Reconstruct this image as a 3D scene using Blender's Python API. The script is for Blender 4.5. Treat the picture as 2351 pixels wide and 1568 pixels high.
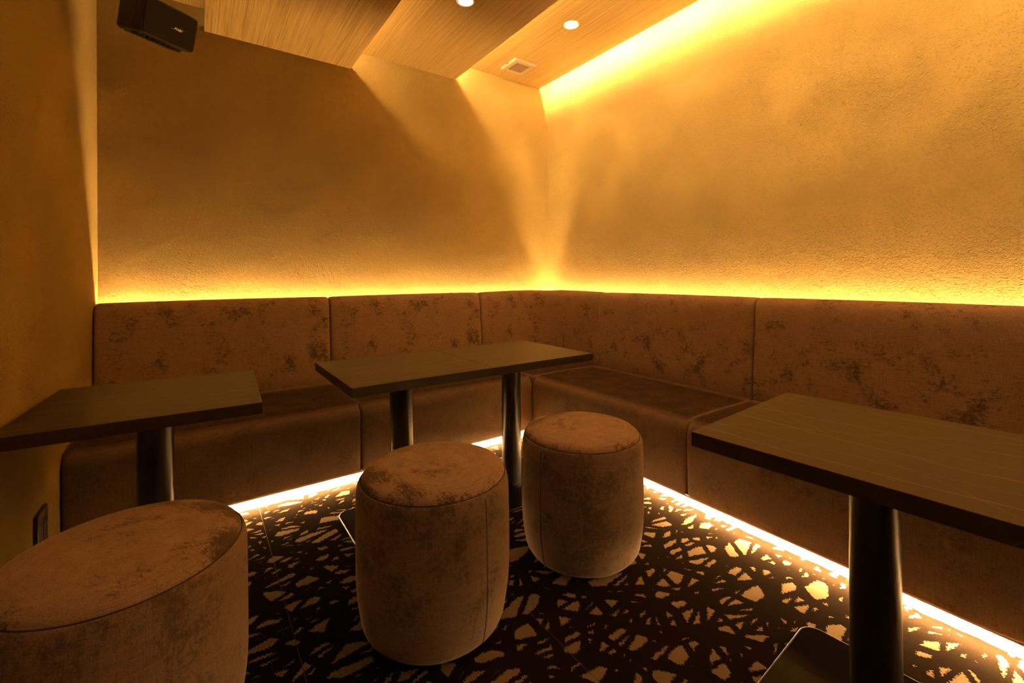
import bpy, bmesh, math, random
from mathutils import Vector, Matrix
PI = math.pi
random.seed(7)
for o in list(bpy.data.objects):
    bpy.data.objects.remove(o)
S = bpy.context.scene
C = S.collection

# ------------------------------------------------------------------ camera
HC = 1.0922
yawa = math.atan2(.821, .571) - .0089
F = Vector((math.cos(yawa), math.sin(yawa), 0)); R = Vector((math.sin(yawa), -math.cos(yawa), 0)); U = Vector((0, 0, 1))
pt_ = -.0019; F2 = F*math.cos(pt_) - U*math.sin(pt_); U2 = U*math.cos(pt_) + F*math.sin(pt_)
ro = -.0062; Rr = R*math.cos(ro) + U2*math.sin(ro); Ur = U2*math.cos(ro) - R*math.sin(ro)
cam = bpy.data.cameras.new('camera'); co = bpy.data.objects.new('camera', cam); C.objects.link(co)
cam.sensor_width = 36; cam.lens = 1027.2/2351*36; cam.shift_x = -3.34/2351; cam.shift_y = -150.6/2351
cam.clip_start = .02
m3 = Matrix((Rr, Ur, -F2)).transposed().to_4x4(); m3.translation = Vector((0, 0, HC)); co.matrix_world = m3
S.camera = co

# ------------------------------------------------------------------ world, exposure, light levels
w = bpy.data.worlds.new('world'); S.world = w; w.use_nodes = True
w.node_tree.nodes['Background'].inputs[0].default_value = (.02, .012, .005, 1)
w.node_tree.nodes['Background'].inputs[1].default_value = .1
S.view_settings.view_transform = 'Standard'; S.view_settings.look = 'None'
S.view_settings.exposure = 0.45; S.view_settings.gamma = 1.0; S.view_settings.use_curve_mapping = False
LED = (1.0, .60, .27)
DOWN = (1.0, .73, .47)
P_COVE_RIGHT = 500.0     # strip above the right-hand ceiling gap
P_COVE_MID = 125.0       # strip between the two right-hand soffits
P_COVE_LEFT = 56.0      # strips on both sides of the lowest soffit
P_BACKREST = 410.0       # strips behind the bench backs
P_KICK = 950.0           # strips under the bench
P_SPOT = 6.0            # recessed downlights (watts each)

# ------------------------------------------------------------------ measures (metres)
XL, XR, YB, YN = -.432, 2.705, 3.251, -1.6
XF, YF, ZK, ZS, ZT = 1.865, 2.416, .060, .42, .70
ZA, ZB, ZC, ZTOP = 2.575, 2.7065, 2.839, 3.02
XA0, XA1, XB1, XC1 = .044, .900, 1.732, 2.608

# ------------------------------------------------------------------ helpers
def tag(o, label=None, cat=None, group=None, kind=None):
    if label: o['label'] = label
    if cat: o['category'] = cat
    if group: o['group'] = group
    if kind: o['kind'] = kind
    return o

def obj(name, bm, mat=None, parent=None, smooth=False, loc=None, rotz=0, fixn=True):
    if fixn: bmesh.ops.recalc_face_normals(bm, faces=bm.faces)
    me = bpy.data.meshes.new(name); bm.to_mesh(me); bm.free()
    if smooth:
        for p in me.polygons: p.use_smooth = True
    o = bpy.data.objects.new(name, me); C.objects.link(o)
    if mat: me.materials.append(mat)
    if parent: o.parent = parent
    if loc: o.location = loc
    if rotz: o.rotation_euler.z = rotz
    return o

def thing(name, label, cat, loc=(0, 0, 0), rotz=0, group=None):
    o = bpy.data.objects.new(name, None); C.objects.link(o); o.empty_display_size = .1
    o.location = loc; o.rotation_euler = (0, 0, rotz)
    return tag(o, label, cat, group)

def copy_tree(root, loc, rotz, label):
    c = root.copy(); C.objects.link(c); c.location = loc; c.rotation_euler.z = rotz; c['label'] = label
    for ch in list(root.children):
        k = ch.copy(); C.objects.link(k); k.parent = c
        for g in list(ch.children):
            q = g.copy(); C.objects.link(q); q.parent = k
    return c

def box(bm, a, b, bev=0, seg=2):
    n0 = len(bm.verts)
    vs = [bm.verts.new((x, y, z)) for x in (a[0], b[0]) for y in (a[1], b[1]) for z in (a[2], b[2])]
    fs = [bm.faces.new([vs[i] for i in q]) for q in ((0, 1, 3, 2), (4, 6, 7, 5), (0, 4, 5, 1), (2, 3, 7, 6), (0, 2, 6, 4), (1, 5, 7, 3))]
    if bev:
        es = list({e for f in fs for e in f.edges})
        bmesh.ops.bevel(bm, geom=es, offset=bev, segments=seg, affect='EDGES', profile=.5)
    return bm

def nbox(a, b, bev=0, seg=2):
    return box(bmesh.new(), a, b, bev, seg)

def lathe(prof, n=96, cx=0, cy=0):
    bm = bmesh.new(); rings = []
    for r, z in prof:
        if r < 1e-6: rings.append([bm.verts.new((cx, cy, z))])
        else: rings.append([bm.verts.new((cx+r*math.cos(2*PI*i/n), cy+r*math.sin(2*PI*i/n), z)) for i in range(n)])
    for a, b in zip(rings, rings[1:]):
        if len(a) == 1 and len(b) > 1:
            for i in range(n): bm.faces.new((a[0], b[i], b[(i+1) % n]))
        elif len(b) == 1 and len(a) > 1:
            for i in range(n): bm.faces.new((a[i], b[0], a[(i+1) % n]))
        elif len(a) > 1:
            for i in range(n): bm.faces.new((a[i], b[i], b[(i+1) % n], a[(i+1) % n]))
    return bm

def rounded_plate(bm, hx, hy, r, z0, z1, seg=10, chamfer=.0):
    def ring(inset, z):
        out = []
        for k, (sx, sy) in enumerate(((1, 1), (-1, 1), (-1, -1), (1, -1))):
            for i in range(seg+1):
                a = PI/2*k + PI/2*i/seg
                rr = max(r-inset, 1e-4)
                out.append(bm.verts.new((sx*(hx-r)+rr*math.cos(a), sy*(hy-r)+rr*math.sin(a), z)))
        return out
    rs = [ring(0, z0), ring(0, z1-chamfer)]
    if chamfer: rs += [ring(chamfer*.3, z1-chamfer*.3), ring(chamfer, z1)]
    n = len(rs[0])
    for a, b in zip(rs, rs[1:]):
        for i in range(n): bm.faces.new((a[i], a[(i+1) % n], b[(i+1) % n], b[i]))
    bm.faces.new(rs[-1]); bm.faces.new(rs[0][::-1])
    return bm

def tube(bm, pts, r, n=8):
    rings = []
    for i, p in enumerate(pts):
        t = (pts[min(i+1, len(pts)-1)] - pts[max(i-1, 0)]).normalized()
        a = t.cross(Vector((0, 0, 1)) if abs(t.z) < .9 else Vector((1, 0, 0))).normalized(); b = t.cross(a)
        rings.append([bm.verts.new(p + a*r*math.cos(2*PI*k/n) + b*r*math.sin(2*PI*k/n)) for k in range(n)])
    for a, b in zip(rings, rings[1:]):
        for k in range(n): bm.faces.new((a[k], a[(k+1) % n], b[(k+1) % n], b[k]))
    bm.faces.new(rings[0]); bm.faces.new(rings[-1][::-1])
    return bm

# ------------------------------------------------------------------ materials
class N:
    def __init__(s, name):
        s.m = bpy.data.materials.new(name); s.m.use_nodes = True; s.t = s.m.node_tree; s.b = s.t.nodes['Principled BSDF']
    def n(s, typ, **kw):
        k = s.t.nodes.new(typ)
        for a, v in kw.items():
            if a.startswith('i_'):
                key = a[2:].replace('_', ' ')
                k.inputs[key].default_value = v
            else: setattr(k, a, v)
        return k
    def l(s, a, b): s.t.links.new(a, b)
    def math(s, op, a, b=None, c=None, clamp=False):
        k = s.t.nodes.new('ShaderNodeMath'); k.operation = op; k.use_clamp = clamp
        for i, v in enumerate((a, b, c)):
            if v is None: continue
            if isinstance(v, (int, float)): k.inputs[i].default_value = v
            else: s.l(v, k.inputs[i])
        return k.outputs[0]
    def mapping(s, src, scale=(1, 1, 1), loc=(0, 0, 0), rot=(0, 0, 0)):
        k = s.n('ShaderNodeMapping'); s.l(src, k.inputs[0]); k.inputs['Scale'].default_value = scale
        k.inputs['Location'].default_value = loc; k.inputs['Rotation'].default_value = rot; return k.outputs[0]
    def noise(s, vec, scale, detail=3, rough=.5, dist=0.0, typ=None):
        k = s.n('ShaderNodeTexNoise'); s.l(vec, k.inputs['Vector']); k.inputs['Scale'].default_value = scale
        k.inputs['Detail'].default_value = detail; k.inputs['Roughness'].default_value = rough; k.inputs['Distortion'].default_value = dist
        if typ: k.noise_type = typ
        return k.outputs[0]
    def ramp(s, fac, stops, interp='LINEAR'):
        k = s.n('ShaderNodeValToRGB'); s.l(fac, k.inputs[0]); cr = k.color_ramp; cr.interpolation = interp
        while len(cr.elements) < len(stops): cr.elements.new(.5)
        for e, (p, c) in zip(cr.elements, stops):
            e.position = p; e.color = c if len(c) == 4 else (*c, 1)
        return k.outputs[0]
    def mix(s, fac, a, b, mode='MIX'):
        k = s.t.nodes.new('ShaderNodeMix'); k.data_type = 'RGBA'; k.blend_type = mode
        for i, v in ((0, fac), (6, a), (7, b)):
            if isinstance(v, (int, float)): k.inputs[i].default_value = v
            elif isinstance(v, tuple): k.inputs[i].default_value = v if len(v) == 4 else (*v, 1)
            else: s.l(v, k.inputs[i])
        return k.outputs[2]
    def bump(s, h, dist, strength=1.0, prev=None):
        k = s.n('ShaderNodeBump'); s.l(h, k.inputs['Height']); k.inputs['Distance'].default_value = dist; k.inputs['Strength'].default_value = strength
        if prev: s.l(prev, k.inputs['Normal'])
        s.l(k.outputs[0], s.b.inputs['Normal']); return k.outputs[0]
    def set(s, **kw):
        for a, v in kw.items():
            key = a.replace('_', ' ')
            if hasattr(v, 'is_linked') or isinstance(v, bpy.types.NodeSocket): s.l(v, s.b.inputs[key])
            else: s.b.inputs[key].default_value = (*v, 1) if isinstance(v, tuple) and len(v) == 3 else v
        return s
    def geo(s): return s.n('ShaderNodeNewGeometry').outputs['Position']
    def obc(s): return s.n('ShaderNodeTexCoord').outputs['Object']

def plain(name, col, rough=.5, metal=0.0, spec=.5):
    k = N(name); k.set(Base_Color=col, Roughness=rough, Metallic=metal, Specular_IOR_Level=spec); return k.m

def emis(name, col, st):
    k = N(name); k.set(Base_Color=(.8, .8, .8), Emission_Color=col, Emission_Strength=st); return k.m

def mat_plaster():
    k = N('plaster'); p = k.geo()
    big = k.noise(p, 1.6, 2, .5)
    swirl = k.n('ShaderNodeTexNoise'); k.l(p, swirl.inputs['Vector']); swirl.inputs['Scale'].default_value = 1.3; swirl.inputs['Detail'].default_value = 1
    vd = k.n('ShaderNodeVectorMath', operation='MULTIPLY_ADD'); k.l(swirl.outputs['Color'], vd.inputs[0]); vd.inputs[1].default_value = (.9, .9, .9); k.l(p, vd.inputs[2])
    trow = k.noise(k.mapping(vd.outputs[0], (30, 30, 120), rot=(.15, .15, 0)), 1.0, 3, .6)
    grain = k.noise(p, 170, 3, .6, .6)
    mid = k.noise(p, 62, 4, .62, 1.2)
    pits = k.ramp(k.noise(p, 120, 2, .5), [(.30, (0, 0, 0)), (.40, (1, 1, 1))])
    amt = k.ramp(k.noise(p, 2.4, 3, .6), [(.35, (.25,)*3), (.62, (1, 1, 1))])
    h = k.math('MULTIPLY', mid, .6); h = k.math('MULTIPLY_ADD', grain, .30, h); h = k.math('MULTIPLY_ADD', trow, .26, h)
    h = k.math('MULTIPLY', h, amt); h = k.math('MULTIPLY_ADD', pits, .12, h)
    k.bump(h, .020, 1.0)
    col = k.mix(big, (.35, .246, .070), (.395, .280, .082))
    col = k.mix(k.math('MULTIPLY', k.math('SUBTRACT', 1.0, pits), .10), col, (.42, .29, .15))
    k.set(Base_Color=col, Roughness=.92, Specular_IOR_Level=.15); return k.m

def mat_wood():
    k = N('pale_wood_veneer'); p = k.geo()
    g = k.noise(k.mapping(p, (170, 1.0, 170)), 1.0, 3, .6, .12)
    g2 = k.noise(k.mapping(p, (330, 3.5, 330)), 1.0, 2, .6)
    b = k.noise(k.mapping(p, (9, .35, 9)), 1.0, 2, .5, .6)
    f = k.math('ADD', k.math('MULTIPLY', g, .6), k.math('MULTIPLY', g2, .4))
    col = k.ramp(f, [(.34, (.16, .088, .018)), (.47, (.30, .185, .042)), (.64, (.40, .262, .065))])
    col = k.mix(k.math('MULTIPLY', b, .3), col, (.24, .14, .035))
    k.bump(f, .0012, .6)
    k.set(Base_Color=col, Roughness=.5, Specular_IOR_Level=.35); return k.m

def mat_velvet(name, dark=.5, top=False, seed=0.0, stretch=(1, 1, 1), amt=.8, lum=1.0, rim=False):
    """taupe chenille: pale nap with crushed darker marks"""
    k = N(name); p = k.mapping(k.obc(), (1, 1, 1), (seed, seed*1.7, seed*.6))
    patch = k.noise(p, 8.5, 4, .62)
    fine = k.noise(k.mapping(p, (70*stretch[0], 70*stretch[1], 62*stretch[2])), 1.0, 6, .8, .4)
    thv = k.noise(k.mapping(p, (420, 420, 16)), 1.0, 2, .6); thh = k.noise(k.mapping(p, (22, 22, 420)), 1.0, 2, .6)
    pile = k.noise(p, 520, 2, .7)
    thread = k.math('ADD', k.math('MULTIPLY', thv, .55), k.math('MULTIPLY', thh, .45))
    fine = k.math('ADD', k.math('MULTIPLY', fine, .76), k.math('MULTIPLY', k.math('ADD', thread, pile), .12))
    fine2 = thv
    thr = k.math('MULTIPLY_ADD', patch, .60, k.math('MULTIPLY', fine, .80))
    mark = k.ramp(thr, [(.555+.05*dark, (1, 1, 1)), (.655+.06*dark, (0, 0, 0))])
    if rim:      # pile crushed towards parts of the cushion rim
        so = k.n('ShaderNodeSeparateXYZ'); k.l(k.obc(), so.inputs[0])
        rr = k.math('SQRT', k.math('ADD', k.math('POWER', so.outputs[0], 2.0), k.math('POWER', so.outputs[1], 2.0)))
        rm = k.math('MULTIPLY', k.ramp(rr, [(.13, (0, 0, 0)), (.225, (1, 1, 1))]), k.ramp(k.noise(p, 3.0, 2, .5), [(.42, (0, 0, 0)), (.60, (1, 1, 1))]))
        thr2 = k.math('MULTIPLY_ADD', rm, -.23, thr)
        mark = k.ramp(thr2, [(.54, (1, 1, 1)), (.645, (0, 0, 0))])
    if top:      # pressed nap on seat tops, its shading painted in as darker upward faces
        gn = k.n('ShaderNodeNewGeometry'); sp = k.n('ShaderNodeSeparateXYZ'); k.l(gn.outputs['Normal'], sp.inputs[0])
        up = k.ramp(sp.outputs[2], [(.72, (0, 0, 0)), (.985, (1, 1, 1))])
        nap_shade = k.math('MULTIPLY', up, k.ramp(k.math('ADD', k.math('MULTIPLY', fine, .8), k.math('MULTIPLY', patch, .4)), [(.52, (1, 1, 1)), (.85, (.6,)*3)]))
        mark = k.math('MAXIMUM', k.math('MULTIPLY', mark, .35), nap_shade)
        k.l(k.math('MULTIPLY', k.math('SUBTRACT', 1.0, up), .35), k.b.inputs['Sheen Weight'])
    tone = k.noise(p, 9, 3, .6)
    base = k.mix(tone, tuple(c*lum for c in (.25, .166, .094)), tuple(c*lum for c in (.36, .247, .148)))
    base = k.mix(k.math('MULTIPLY', fine2, .5), base, tuple(c*lum for c in (.19, .122, .066)))
    col = k.mix(k.math('MULTIPLY', mark, amt), base, (.030, .016, .008))
    col = k.mix(1.0, col, k.ramp(k.math('ADD', k.math('MULTIPLY', pile, .5), k.math('MULTIPLY', thread, .5)), [(.36, (.55,)*3), (.64, (1.35,)*3)]), 'MULTIPLY')
    weave = thread
    k.bump(k.math('ADD', k.math('MULTIPLY', weave, .6), k.math('MULTIPLY', fine, .5)), .0016, .55)
    k.set(Base_Color=col, Roughness=.85, Specular_IOR_Level=.12, Sheen_Weight=.35, Sheen_Roughness=.45, Sheen_Tint=(.9, .66, .40))
    return k.m

def mat_marble():
    k = N('dark_marble_laminate'); p = k.mapping(k.obc(), (1, 1, 1), (.3, .7, 0))
    sep = k.n('ShaderNodeSeparateXYZ'); k.l(k.obc(), sep.inputs[0]); x, y, z = sep.outputs
    y = k.math('SUBTRACT', y, k.math('SUBTRACT', z, ZT))
    v = None
    for i, (y0, sl, amp, wd, st) in enumerate(((-.24, .03, .07, .0010, .8), (-.17, .07, .05, .0008, .5), (-.07, -.03, .09, .0012, .9), (-.02, .06, .05, .0007, .45),
                                        (.07, .10, .08, .0010, .8), (.15, -.05, .06, .0008, .5), (.235, .04, .08, .0010, .9), (.03, .75, .10, .0009, .6), (-.1, -.62, .10, .0008, .5))):
        cb = k.n('ShaderNodeCombineXYZ'); k.l(k.math('MULTIPLY', x, 1.0), cb.inputs[0]); cb.inputs[1].default_value = i*3.7+.5
        nz = k.noise(cb.outputs[0], 4.5, 4, .5)
        d = k.math('SUBTRACT', y, k.math('MULTIPLY_ADD', x, sl, k.math('MULTIPLY_ADD', nz, amp, y0-amp/2)))
        d = k.math('ABSOLUTE', d)
        f = k.math('MULTIPLY', k.math('SUBTRACT', 1.0, k.math('DIVIDE', d, wd*2.0), clamp=True), k.math('MULTIPLY', k.ramp(nz, [(.3, (.3,)*3), (.6, (1, 1, 1))]), st))
        v = f if v is None else k.math('MAXIMUM', v, f)
    cl = k.noise(p, 4, 4, .6)
    col = k.mix(cl, (.024, .014, .005), (.036, .022, .009))
    col = k.mix(k.math('MULTIPLY', v, .8), col, (.42, .27, .14))
    k.bump(k.noise(p, 260, 2, .5), .0004, .5)
    k.set(Base_Color=col, Roughness=.40, Specular_IOR_Level=.30); return k.m

def mat_carpet():
    k = N('patterned_carpet'); p = k.geo()
    sep = k.n('ShaderNodeSeparateXYZ'); k.l(p, sep.inputs[0]); X, Y = sep.outputs[0], sep.outputs[1]
    pitch = .0027
    row = k.math('FLOOR', k.math('DIVIDE', X, pitch)); fr = k.math('FRACT', k.math('DIVIDE', X, pitch))
    wn = k.n('ShaderNodeTexWhiteNoise', noise_dimensions='1D'); k.l(row, wn.inputs['W'])
    xq = k.math('MULTIPLY', row, pitch)
    stitch = k.math('FRACT', k.math('ADD', k.math('DIVIDE', Y, .0075), k.math('MULTIPLY', wn.outputs[0], 3.0)))
    yq = k.math('ADD', Y, k.math('MULTIPLY', wn.outputs[0], .007))
    cb = k.n('ShaderNodeCombineXYZ'); k.l(xq, cb.inputs[0]); k.l(yq, cb.inputs[1]); q = cb.outputs[0]
    dark = None
    rnd = random.Random(11)
    for sc, wd, rot, st, off in ((4.6, .095, .3, (1, 1.9, 1), (0, 0, 0)), (5.4, .085, 1.3, (1, 2.1, 1), (3.3, 1.2, 0)), (3.4, .070, 2.2, (1, 1.9, 1), (7.1, 4.4, 0)), (6.0, .075, .8, (1, 1.7, 1), (1.9, 8.3, 0)), (3.0, .055, 2.75, (1, 2.2, 1), (4.9, 2.3, 0))):
        v = k.n('ShaderNodeTexVoronoi', feature='DISTANCE_TO_EDGE', voronoi_dimensions='2D')
        mp = k.mapping(q, (sc*st[0], sc*st[1], 1), off, (0, 0, rot)); k.l(mp, v.inputs['Vector']); v.inputs['Scale'].default_value = 1.0
        hit = k.math('LESS_THAN', v.outputs['Distance'], wd)
        dark = hit if dark is None else k.math('MAXIMUM', dark, hit)
    tan = k.math('SUBTRACT', 1.0, dark)
    loop = k.math('MULTIPLY', k.math('SINE', k.math('MULTIPLY', fr, PI)), k.math('MULTIPLY_ADD', k.math('SINE', k.math('MULTIPLY', stitch, PI)), .6, .4))
    nz = k.noise(p, 420, 2, .6)
    tancol = k.mix(nz, (.30, .20, .098), (.44, .30, .150))
    dk = k.mix(nz, (.013, .008, .0048), (.034, .022, .012))
    col = k.mix(tan, dk, tancol)
    for sx in (.239, .880):
        col = k.mix(k.math('LESS_THAN', k.math('ABSOLUTE', k.math('SUBTRACT', X, sx)), .0009), col, (.16, .11, .065))
    gap = k.ramp(loop, [(.0, (.25,)*3), (.45, (1, 1, 1))])
    col = k.mix(1.0, col, gap, 'MULTIPLY')
    k.bump(k.math('ADD', loop, k.math('MULTIPLY', nz, .5)), .0030, 1.0)
    k.set(Base_Color=col, Roughness=1.0, Specular_IOR_Level=0.0); return k.m

M = dict(plaster=mat_plaster(), wood=mat_wood(), marble=mat_marble(), carpet=mat_carpet(),
         velvet=mat_velvet('taupe_velvet', .8, amt=.52, lum=.78), velvet_back=mat_velvet('taupe_velvet_back', .30, seed=2.0, stretch=(.8, .8, 1.5), lum=1.35, amt=.7),
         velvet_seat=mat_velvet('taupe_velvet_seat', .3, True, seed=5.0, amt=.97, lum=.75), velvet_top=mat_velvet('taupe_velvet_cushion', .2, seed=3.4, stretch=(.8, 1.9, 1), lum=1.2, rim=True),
         thread=plain('dark_thread', (.03, .018, .01), .9), dark=plain('dark_floor', (.05, .035, .025), .9),
         pale=plain('pale_paint', (.78, .68, .52), .8), slab=plain('ceiling_void', (.75, .62, .42), .9), front=plain('dark_brown_wall', (.07, .05, .03), .8),
         black_metal=plain('black_powder_metal', (.012, .010, .009), .32, .0, .55), base_metal=plain('black_base_metal', (.007, .005, .004), .10, .0, .25),
         plastic=plain('black_plastic', (.020, .015, .012), .45), grille=plain('black_speaker_grille', (.012, .009, .008), .75, 0, .3), silver=plain('silver_lettering', (.9, .85, .75), .3, .6),
         white_trim=plain('white_trim_ring', (.80, .70, .52), .5), vent=plain('beige_vent_plastic', (.30, .20, .095), .5), vent_dark=plain('vent_shade_and_latch', (.018, .010, .005), .8),
         brown_plate=plain('brown_wall_plate', (.055, .034, .016), .45), plate_dark=plain('dark_socket', (.03, .02, .012), .4), brass=plain('brass_contact', (.8, .6, .35), .3, .8))

# ------------------------------------------------------------------ setting
def struct(name, a, b, mat, bev=0):
    return tag(obj(name, nbox(a, b, bev), mat), kind='structure')
struct('floor', (XL-.1, YN-.1, -.12), (XR+.1, YB+.1, -.006), M['pale'])
struct('wall_back', (XL-.1, YB, -.006), (XR+.1, YB+.1, ZTOP), M['plaster'])
struct('wall_right', (XR, YN, -.006), (XR+.1, YB, ZTOP), M['plaster'])
struct('wall_left', (XL-.1, YN, -.006), (XL, YB, ZTOP), M['plaster'])
struct('wall_front', (XL-.1, YN-.1, -.006), (XR+.1, YN, ZTOP), M['front'])
struct('ceiling', (XL-.1, YN-.1, ZTOP), (XR+.1, YB+.1, ZTOP+.1), M['slab'])
# stepped wooden soffits, lowest in the middle-left, each next one higher
bm = nbox((XL, YN, ZB), (XB1, YB, ZB+.018)); tag(obj('ceiling', bm, M['wood']), kind='structure')
bm = nbox((XA0, YN, ZA), (XA1, YB, ZA+.016)); box(bm, (XA0+.09, YN, ZA+.016), (XA0+.105, YB, ZB)); box(bm, (XA1-.105, YN, ZA+.016), (XA1-.09, YB, ZB))
box(bm, (XA0, YN, ZA+.016), (XA0+.004, YB, ZA+.030))
tag(obj('ceiling', bm, M['wood']), kind='structure')
bm = nbox((XB1-.12, YN, ZC), (XC1, YB, ZC+.018)); box(bm, (XB1-.078, YN, ZB+.018), (XB1-.064, YB, ZC)); box(bm, (XC1-.070, YN, ZC+.018), (XC1-.056, YB, 2.945))
tag(obj('ceiling', bm, M['wood']), kind='structure')
struct('ceiling', (XC1-.20, YN, 2.950), (XR, YB, 2.965), M['slab'])  # unseen soffit added inside the cove to bounce strip light onto the wall

# carpet with a slightly ragged cut edge against the bench base
def carpet():
    bm = bmesh.new(); z = 0.0; rnd = random.Random(5); pts = []
    n = 150
    for i in range(n+1):
        x = XL + (XF+.042-XL)*i/n; pts.append((x, YF+.032+rnd.uniform(-.0035, .0035)))
    m = 190
    for i in range(1, m+1):
        y = YF+.03 + (YN-YF-.03)*i/m; pts.append((XF+.042+rnd.uniform(-.0035, .0035), y))
    pts.append((XL, YN))
    t = [bm.verts.new((x, y, z)) for x, y in pts]; b = [bm.verts.new((x, y, -.006)) for x, y in pts]
    bm.faces.new(t)
    k = len(t)
    for i in range(k): bm.faces.new((t[i], b[i], b[(i+1) % k], t[(i+1) % k]))
    bmesh.ops.triangulate(bm, faces=[f for f in bm.faces if len(f.verts) > 4])
    o = obj('carpet', bm, M['carpet'])
    return tag(o, 'dark brown carpet with a pattern of tan splinters covering the floor', 'carpet')
carpet()

# ------------------------------------------------------------------ light strips (real fixtures tucked in the coves)
def led_strip(pa, pb, normal, width, power, label, group):
    """thin aluminium channel with a glowing cover; power is emission strength"""
    pa, pb = Vector(pa), Vector(pb); d = (pb-pa).normalized(); nrm = Vector(normal).normalized(); s = d.cross(nrm)
    t = thing('led_strip', label, 'light strip', (pa+pb)/2, 0, group)
    c0 = (pa+pb)/2
    bm = bmesh.new()
    def slab(bm, w, lo, hi):
        vs = [bm.verts.new(q - c0 + s*a*w/2 + nrm*h) for q in (pa, pb) for a in (-1, 1) for h in (lo, hi)]
        for q in ((0, 1, 3, 2), (4, 6, 7, 5), (0, 4, 5, 1), (2, 3, 7, 6), (0, 2, 6, 4), (1, 5, 7, 3)): bm.faces.new([vs[i] for i in q])
    slab(bm, width*1.25, -.004, 0.0); obj('channel', bm, M['pale'], t)
    bm = bmesh.new(); vs = [bm.verts.new(q - c0 + s*a*width/2 + nrm*.0006) for q, a in ((pa, -1), (pa, 1), (pb, 1), (pb, -1))]
    f = bm.faces.new(vs); f.normal_update()
    if f.normal.dot(nrm) < 0: f.normal_flip()
    k = N('led_glow'); k.set(Base_Color=(.2, .2, .2), Emission_Color=LED)
    ge = k.n('ShaderNodeNewGeometry'); k.l(k.math('MULTIPLY', k.math('SUBTRACT', 1.0, ge.outputs['Backfacing']), power), k.b.inputs['Emission Strength'])
    o = obj('diffuser', bm, k.m, t, fixn=False); tag(o, 'glowing amber cover')
G = 'amber light strips in the ceiling coves'
led_strip((XC1-.030, YN+.05, 2.920), (XC1-.030, YB-.03, 2.920), (.3, 0, -.95), .03, P_COVE_RIGHT, 'amber light strip in the gap between ceiling and right wall', G)
led_strip((XB1-.059, YN+.05, 2.800), (XB1-.059, YB-.03, 2.800), (1, 0, 0), .034, P_COVE_MID, 'amber light strip in the step below the highest wooden panel', G)
led_strip((XA1-.085, YN+.05, 2.668), (XA1-.085, YB-.03, 2.668), (1, 0, 0), .034, P_COVE_LEFT, 'amber light strip above the right edge of the lowest wooden panel', G)
led_strip((XA0+.087, YN+.05, 2.650), (XA0+.087, YB-.03, 2.650), (-1, 0, 0), .034, P_COVE_LEFT*.09, 'amber light strip above the left edge of the lowest wooden panel', G)
G = 'amber light strips behind and under the bench'
led_strip((XL+.01, YB-.024, .885), (XR-.03, YB-.024, .885), (0, 0, 1), .012, P_BACKREST, 'amber light strip behind the bench backs along the back wall', G)
led_strip((XR-.024, YN+.05, .885), (XR-.024, YB-.03, .885), (0, 0, 1), .012, P_BACKREST, 'amber light strip behind the bench backs along the right wall', G)
led_strip((XL+.45, YF+.018, ZK-.009), (XF+.02, YF+.018, ZK-.009), (0, -.2, -.98), .010, P_KICK, 'amber light strip under the bench along the back wall', G)
led_strip((XF+.018, YN+.05, ZK-.009), (XF+.018, YF+.01, ZK-.009), (-.2, 0, -.98), .010, P_KICK, 'amber light strip under the bench along the right wall', G)

# ------------------------------------------------------------------ upholstered bench modules
def arcp(cx, cz, r, a0, a1, n):
    return [(cx+r*math.cos(math.radians(a0+(a1-a0)*i/n)), cz+r*math.sin(math.radians(a0+(a1-a0)*i/n))) for i in range(n+1)]

def inset_poly(P, t):
    """move a closed (d, z) outline inwards by t"""
    n = len(P); out = []
    area = sum(P[i][0]*P[(i+1) % n][1]-P[(i+1) % n][0]*P[i][1] for i in range(n))
    sg = 1 if area > 0 else -1
    for i in range(n):
        a, b, c = P[i-1], P[i], P[(i+1) % n]
        def nr(p, q):
            dx, dz = q[0]-p[0], q[1]-p[1]; L = math.hypot(dx, dz) or 1; return (-dz/L*sg, dx/L*sg)
        n1, n2 = nr(a, b), nr(b, c); mx, mz = n1[0]+n2[0], n1[1]+n2[1]; L = math.hypot(mx, mz) or 1
        out.append((b[0]+mx/L*t, b[1]+mz/L*t))
    return out

END = [(0.0, .022), (.0012, .013), (.004, .007), (.010, .0034), (.022, .0014), (.045, .0004), (.08, 0)]
def extrude_profile(P, L, place, puff=.0, nmid=10):
    bm = bmesh.new(); st = [(s, t) for s, t in END] + [(END[-1][0] + (L-2*END[-1][0])*i/nmid, 0) for i in range(1, nmid)] + [(L-s, t) for s, t in reversed(END)]
    rings = []
    for s, t in st:
        Q = inset_poly(P, t)
        e = puff*(1-(2*s/L-1)**2)
        Q = inset_poly(Q, -e) if e else Q
        rings.append([bm.verts.new(place(s, d, z)) for d, z in Q])
    n = len(P)
    for a, b in zip(rings, rings[1:]):
        for i in range(n): bm.faces.new((a[i], a[(i+1) % n], b[(i+1) % n], b[i]))
    bm.faces.new(rings[0]); bm.faces.new(rings[-1][::-1])
    return bm

def seat_profile(dep):
    P = [(dep, ZK), (.010, ZK)] + arcp(.010, ZK+.010, .010, 270, 180, 4) + [(0, .12), (-.002, .2), (-.003, .28)]
    P += arcp(.072, .345, .075, 180, 90, 12) + [(.15, .4215), (.25, .422), (.38, .420), (.5, .417), (dep, .414)]
    return P

def back_profile(f):
    # f is the depth where the back meets the seat; the crest is at about .687
    P = [(.792, .40), (f+.004, .402), (f, .412), (f+.006, .50), (f+.014, .60), (f+.022, .70)]
    x = f+.030
    P += [(x, .80), (x+.006, .88)] + [(x+.012, .925), (x+.022, .948), (x+.040, .963), (x+.062, .968), (.745, .966), (.768, .960), (.783, .948), (.791, .93), (.792, .90)]
    return P

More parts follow.
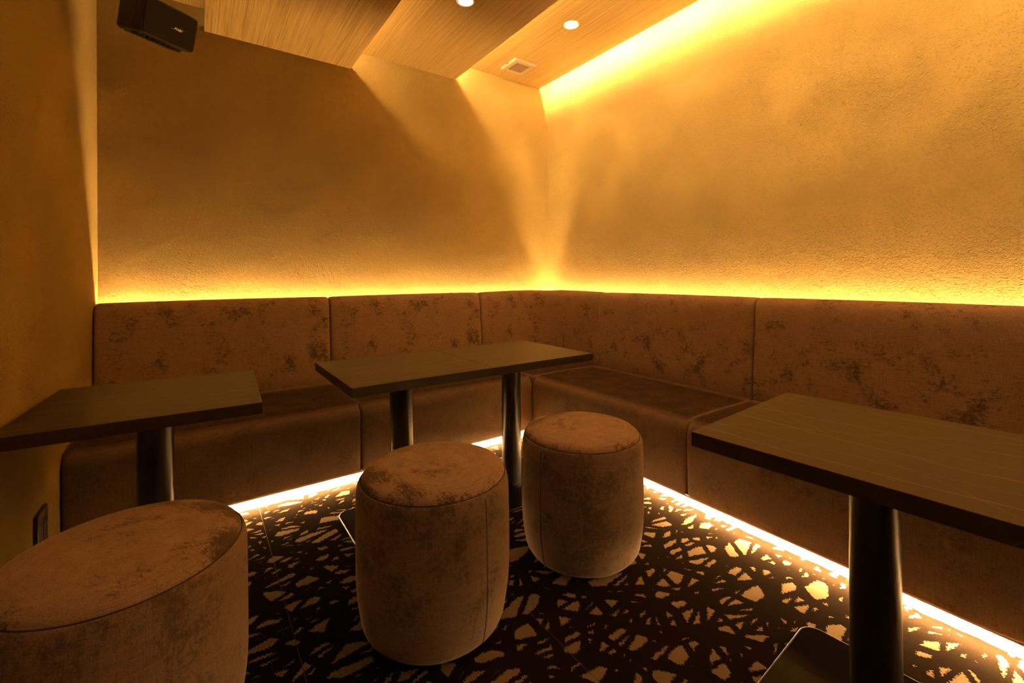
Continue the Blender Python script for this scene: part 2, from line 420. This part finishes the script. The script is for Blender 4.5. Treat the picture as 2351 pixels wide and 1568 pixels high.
def module(label, side, s0, s1, rot=0):
    """side L: along the back wall, s is x.  side R: along the right wall, s runs towards the camera"""
    L = s1-s0-.002
    if side == 'L':
        base = Vector((s0+.001, YF, 0)); pl = lambda s, d, z: Vector((s, d, z)); ff = .636
    else:
        base = Vector((XF, YF-s0-.001, 0)); pl = lambda s, d, z: Vector((d, -s, z)); ff = .602
    t = thing('bench_module', label, 'bench', base, 0, 'velvet bench modules along the walls')
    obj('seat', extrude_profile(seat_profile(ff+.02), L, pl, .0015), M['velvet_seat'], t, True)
    obj('backrest', extrude_profile(back_profile(ff), L, pl, .0025, 14), M['velvet_back'], t, True)
    bm = bmesh.new(); a, b = pl(0, .046, -.006), pl(L, .72, ZK+.02)
    box(bm, (min(a.x, b.x), min(a.y, b.y), -.006), (max(a.x, b.x), max(a.y, b.y), ZK+.02)); obj('plinth', bm, M['pale'], t)
    tag(t.children[-1] if t.children else t, None)
    return t
module('velvet bench module in the left corner behind the left table', 'L', XL+.001, .714)
module('velvet bench module behind the left half of the joined tables', 'L', .714, XF)
module('velvet bench module along the right wall behind the small round stool', 'R', 0.0, YF-1.246)
module('velvet bench module along the right wall behind the large near table', 'R', YF-1.246, YF-.19)
module('velvet bench module at the right edge, nearest to the viewer', 'R', YF-.188, YF+.86)

def corner_module():
    t = thing('bench_module', 'velvet corner bench module with a curved back where both walls meet', 'bench', (XF, YF, 0), 0, 'velvet bench modules along the walls')
    WX, WY = XR-XF, YB-YF
    bm = nbox((.001, .001, ZK), (WX-.07, WY-.07, .419)); es = [e for e in bm.edges]
    bmesh.ops.bevel(bm, geom=es, offset=.022, segments=5, affect='EDGES', profile=.5)
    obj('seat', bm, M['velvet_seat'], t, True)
    # backrest: profile in wall distance w, swept round an arc
    f = .636
    P = [(WY-d, z) for d, z in back_profile(f)]                      # distance from the wall
    R0 = .16; wf = .20; cx, cy = WX-wf-R0, WY-wf-R0
    st = []; LL = cx; n = 12
    for s, ti in END: st.append(('l', s, ti))
    for i in range(1, 8): st.append(('l', .08+(LL-.08)*i/8, 0))
    for i in range(n+1): st.append(('a', i/n, 0))
    for i in range(7, 0, -1): st.append(('r', .08+(cy-.08)*i/8, 0))
    for s, ti in reversed(END): st.append(('r', s, ti))
    bm = bmesh.new(); rings = []; K = len(st)
    for j, (k, s, ti) in enumerate(st):
        Q = inset_poly(P, ti); ring = []
        for w_, z in Q:
            if k == 'l': p = (s+.001, WY-w_); dip = 0; q = s/LL
            elif k == 'r': p = (WX-w_, s+.001); q = s/cy
            else:
                a = PI/2*(1-s); rr = R0+(wf-w_); p = (cx+rr*math.cos(a), cy+rr*math.sin(a)); q = 1
            bumpz = .006*math.sin(PI*min(1, max(0, (q if k != 'a' else 1-.9*(1-abs(2*s-1)))))*.5)
            if z < .9: bumpz = 0
            ring.append(bm.verts.new((p[0], p[1], z+bumpz)))
        rings.append(ring)
    m = len(P)
    for a, b in zip(rings, rings[1:]):
        for i in range(m): bm.faces.new((a[i], a[(i+1) % m], b[(i+1) % m], b[i]))
    bm.faces.new(rings[0]); bm.faces.new(rings[-1][::-1])
    obj('backrest', bm, M['velvet_back'], t, True)
    bm = nbox((.046, .046, -.006), (WX-.1, WY-.1, ZK+.02)); obj('plinth', bm, M['pale'], t)
corner_module()

# ------------------------------------------------------------------ tables
def make_table(label, loc, rotz, group=None):
    t = thing('pedestal_table', label, 'table', loc, rotz, group)
    bm = nbox((-.2995, -.2995, ZT-.036), (.2995, .2995, ZT), .0012, 2)
    obj('tabletop', bm, M['marble'], t)
    pole = obj('pole', lathe([(0, .008), (.0505, .008), (.0505, .02), (.050, ZT-.04), (.050, ZT-.036), (0, ZT-.036)], 64), M['black_metal'], t, True)
    bm = rounded_plate(bmesh.new(), .225, .225, .045, 0.0005, .0115, 10, .004); obj('base_plate', bm, M['base_metal'], t, False)
    pts = []
    for k, (sx, sy) in enumerate(((1, 1), (-1, 1), (-1, -1), (1, -1))):
        for i in range(11):
            a = PI/2*k+PI/2*i/10; pts.append(Vector((sx*.1795+.045*math.cos(a), sy*.1795+.045*math.sin(a), .0095)))
    obj('edge_rim', tube(bmesh.new(), pts+pts[:1], .0026, 8), M['black_metal'], t, True)
    bm = nbox((-.11, -.11, ZT-.042), (.11, .11, ZT-.0362), .002); obj('mounting_plate', bm, M['black_metal'], t)
    return t
t0 = make_table('dark marble-topped square table in the left corner against the left wall', (-.1297+.015, 1.930, 0), -.05)
copy_tree(t0, (.447+.300, 1.927, 0), 0, 'left of the two joined dark square tables behind the middle stool')
copy_tree(t0, (.447+.900, 1.927, 0), 0, 'right of the two joined dark square tables, reaching into the bench corner')
a4 = .0547; c4 = Vector((1.0137, .6624, 0)) + Vector((.3*math.cos(a4)+.3*math.sin(a4), .3*math.sin(a4)-.3*math.cos(a4), 0))
copy_tree(t0, c4, a4-PI/2, 'large dark marble-topped table nearest the viewer at the right edge')

# ------------------------------------------------------------------ stools
def make_stool(label, loc, rotz):
    t = thing('round_stool', label, 'stool', loc, rotz, 'round velvet stools')
    body = [(0, .002), (.165, .002), (.178, .003)] + [(.178+.050*math.sin(math.radians(a)), .063-.060*math.cos(math.radians(a))) for a in range(12, 85, 12)]
    body += [(.2325, .085), (.2375, .12), (.2405, .17), (.241, .24), (.2405, .34), (.2395, .41), (.2385, .435), (.2355, .452), (.2315, .461), (.2285, .4645), (.2265, .4635), (.22, .455), (0, .45)]
    bm = lathe(body, 120)
    for v in bm.verts:
        a = math.atan2(v.co.y, v.co.x); wob = .0012*math.sin(3*a+1)+.0008*math.sin(7*a+v.co.z*9); r = math.hypot(v.co.x, v.co.y)
        if r > .1: v.co.x *= 1+wob/r; v.co.y *= 1+wob/r
    obj('body', bm, M['velvet'], t, True)
    top = [(.2, .45), (.2245, .459), (.2262, .4645), (.2255, .4685), (.2215, .475), (.212, .4825), (.195, .489), (.16, .4945), (.11, .4975), (.05, .499), (0, .4993)]
    obj('cushion_top', lathe(top, 120), M['velvet_top'], t, True)
    bm = bmesh.new(); n = 120; tube(bm, [Vector((.2272*math.cos(2*PI*i/n), .2272*math.sin(2*PI*i/n), .4648)) for i in range(n+1)], .0012, 6)
    obj('seam', bm, M['thread'], t, True)
    bm = bmesh.new(); zs = [.012+.438*i/40 for i in range(41)]
    def rad(z):
        for (r0, z0), (r1, z1) in zip(body[3:], body[4:]):
            if z0 <= z <= z1: return r0+(r1-r0)*(z-z0)/(z1-z0)
        return .2405
    tube(bm, [Vector((rad(z)+.0012*math.sin(1)+.0008*math.sin(z*9)+.0002, 0, z)) for z in zs], .0011, 6)
    obj('side_seam', bm, M['thread'], t, True)
    return t
s0 = make_stool('round velvet stool cut off by the lower left corner of the picture', (-.134, 1.352, 0), 2.3)
copy_tree(s0, (.6265, 1.334, 0), -1.35, 'round velvet stool in the middle, in front of the joined tables')
copy_tree(s0, (1.264, 1.318, 0), -3.0, 'smaller-looking round velvet stool right of the middle, farthest from the viewer')

# ------------------------------------------------------------------ speaker
def speaker():
    BR = Vector((-.007, 2.58, 2.147)); wv = Vector((.795, .605, .042)).normalized(); nv = Vector((.589, -.754, -.289)); nv = (nv - wv*nv.dot(wv)).normalized(); uv = wv.cross(nv)
    if uv.z < 0: uv = -uv
    W, H, D = .232, .154, .15
    cen = BR - wv*W/2 + uv*H/2
    t = thing('wall_speaker', 'black box speaker hanging in the upper left corner of the room', 'speaker', cen)
    rot = Matrix((wv, uv, nv)).transposed().to_4x4(); rot.translation = cen; t.matrix_world = rot     # x right, y up, z out of the grille
    def shell(x, y, r, stations):
        bm = bmesh.new(); rings = []; seg = 6
        for z, ins in stations:
            ring = []
            for k, (sx, sy) in enumerate(((1, 1), (-1, 1), (-1, -1), (1, -1))):
                for i in range(seg+1):
                    a = PI/2*k+PI/2*i/seg; rr = max(r-ins, .001)
                    ring.append(bm.verts.new((sx*(x-r)+rr*math.cos(a), sy*(y-r)+rr*math.sin(a), z)))
            rings.append(ring)
        n = len(rings[0])
        for a, b in zip(rings, rings[1:]):
            for i in range(n): bm.faces.new((a[i], a[(i+1) % n], b[(i+1) % n], b[i]))
        bm.faces.new(rings[0]); bm.faces.new(rings[-1][::-1]); return bm
    bm = shell(W/2, H/2, .018, [(-D, .006), (-D+.006, 0), (-.045, 0), (-.044, .0012), (-.042, .0012), (-.041, 0), (-.004, 0), (0, .003)])
    obj('cabinet', bm, M['plastic'], t, False)
    bm = bmesh.new()
    for i in range(9):
        x = -W/2+.028+i*.0220
        n = 8; pts = []
        prof = [(x+.009*math.cos(PI*k/n), -H/2+.001-.012*math.sin(PI*k/n)) for k in range(n+1)]
        a = [bm.verts.new((px, py, -.05)) for px, py in prof]; b = [bm.verts.new((px, py+.004, -D+.02)) for px, py in prof]
        for k in range(n): bm.faces.new((a[k], a[k+1], b[k+1], b[k]))
        bm.faces.new(a); bm.faces.new(b[::-1])
    obj('underside_ribs', bm, M['plastic'], t, True)
    gr = obj('grille', shell(W/2-.006, H/2-.006, .014, [(-.001, 0), (.0035, 0), (.005, .002)]), M['grille'], t)
    bm = bmesh.new()
    cu = bpy.data.curves.new('emblem', 'FONT'); cu.body = 'BOSE'; cu.size = .0135; cu.align_x = 'CENTER'; cu.align_y = 'CENTER'; cu.extrude = .0006; cu.shear = .42; cu.offset = .0004; cu.space_character = 1.02
    tmp = bpy.data.objects.new('emblem', cu); C.objects.link(tmp); dg = bpy.context.evaluated_depsgraph_get(); me = bpy.data.meshes.new_from_object(tmp.evaluated_get(dg))
    bpy.data.objects.remove(tmp)
    bm.from_mesh(me)
    box(bm, (-.0275, -.0051, -.0004), (-.0192, -.0041, .0006)); box(bm, (.0190, .0039, -.0004), (.0275, .0049, .0006))
    e = obj('emblem', bm, M['silver'], gr, fixn=False); e.location = (.028, -.006, .0058)
    tag(e, 'silver lettering')
    # ceiling bracket
    inv = rot.inverted(); a = inv @ Vector((cen.x-.09, cen.y+.11, ZB)); b = Vector((0, 0, -D-.002))
    bm = bmesh.new(); tube(bm, [b, b+Vector((0, 0, -.03)), a + (inv.to_3x3() @ Vector((0, 0, -.05))), a], .010, 12)
    obj('bracket', bm, M['plastic'], t, True)
speaker()

# ------------------------------------------------------------------ recessed downlights
def downlight(label, x, y, z, watts=P_SPOT, glow=40.0, cone=82):
    t = thing('downlight', label, 'ceiling light', (x, y, z), 0, 'recessed ceiling downlights')
    obj('trim_ring', lathe([(.040, -.001), (.041, -.0035), (.050, -.0045), (.053, -.003), (.0535, 0), (.040, 0)], 48), M['white_trim'], t, True)
    k = bpy.data.materials.get('downlight_glow') or emis('downlight_glow', DOWN, glow)
    obj('lens', lathe([(0, -.0012), (.0402, -.0012), (.0402, -.0004), (0, -.0004)], 40), k, t)
    li = bpy.data.lights.new('lamp', 'SPOT'); li.energy = watts; li.color = DOWN; li.spot_size = math.radians(cone); li.spot_blend = .55; li.shadow_soft_size = .035
    lo = bpy.data.objects.new('lamp', li); C.objects.link(lo); lo.parent = t; lo.location = (0, 0, -.006)
    return t
downlight('round ceiling downlight cut off by the top edge of the picture', 1.291, 2.289, ZB)
downlight('round ceiling downlight between the air vent and the right cove', 2.132, 2.293, ZC)
for x, y, z in ((-.09, -.43, ZB), (1.291, -.43, ZB), (2.132, -.43, ZC)):
    downlight('round ceiling downlight above the viewer, outside the picture', x, y, z, P_SPOT*(1.8 if x < 0 else 1.2), 40.0, 112)

# ------------------------------------------------------------------ ceiling air vent
def vent():
    cx, cy = 2.187, 2.989; t = thing('air_vent', 'square beige air vent on the highest wooden ceiling panel', 'air vent', (cx, cy, ZC))
    h = .108
    bm = bmesh.new(); zb = -.020
    def ring(r, z): return [bm.verts.new((sx*r, sy*r, z)) for sx, sy in ((1, 1), (-1, 1), (-1, -1), (1, -1))]
    rs = [ring(h, 0), ring(h, -.012), ring(h-.008, zb), ring(.066, zb), ring(.064, zb+.003), ring(.064, -.004)]
    for a, b in zip(rs, rs[1:]):
        for i in range(4): bm.faces.new((a[i], a[(i+1) % 4], b[(i+1) % 4], b[i]))
    bm.faces.new(rs[-1]); obj('cover', bm, M['vent'], t)
    obj('duct_shade', nbox((-.0635, -.0635, -.0085), (.0635, .0635, -.0045)), M['vent_dark'], t)  # dark plate instead of depth, shade of the opening put into its colour
    bm = bmesh.new(); n = 13
    for i in range(1, n):
        p = -.064+.128*i/n
        box(bm, (p-.0011, -.064, zb+.001), (p+.0011, .064, zb+.005)); box(bm, (-.064, p-.0011, zb+.0015), (.064, p+.0011, zb+.0048))
    obj('grid', bm, M['vent'], t)
    obj('latch', nbox((-h-.003, .0, -.011), (-h+.001, .018, -.004), .0008), M['vent_dark'], t)
vent()

# ------------------------------------------------------------------ wall socket on the left wall
t = thing('wall_socket', 'brown wall socket low on the left wall behind the left stool', 'socket', (XL, 2.128, .262))
obj('face_plate', nbox((0, -.058, -.062), (.012, .058, .062), .0015), M['brown_plate'], t)
ins = obj('insert', nbox((.008, .000, -.040), (.0135, .040, .030), .0005), M['plate_dark'], t)
bm = nbox((.0134, .010, -.006), (.0142, .0135, .012)); box(bm, (.0134, .024, .000), (.0142, .0275, .016)); obj('contact', bm, M['brass'], ins)
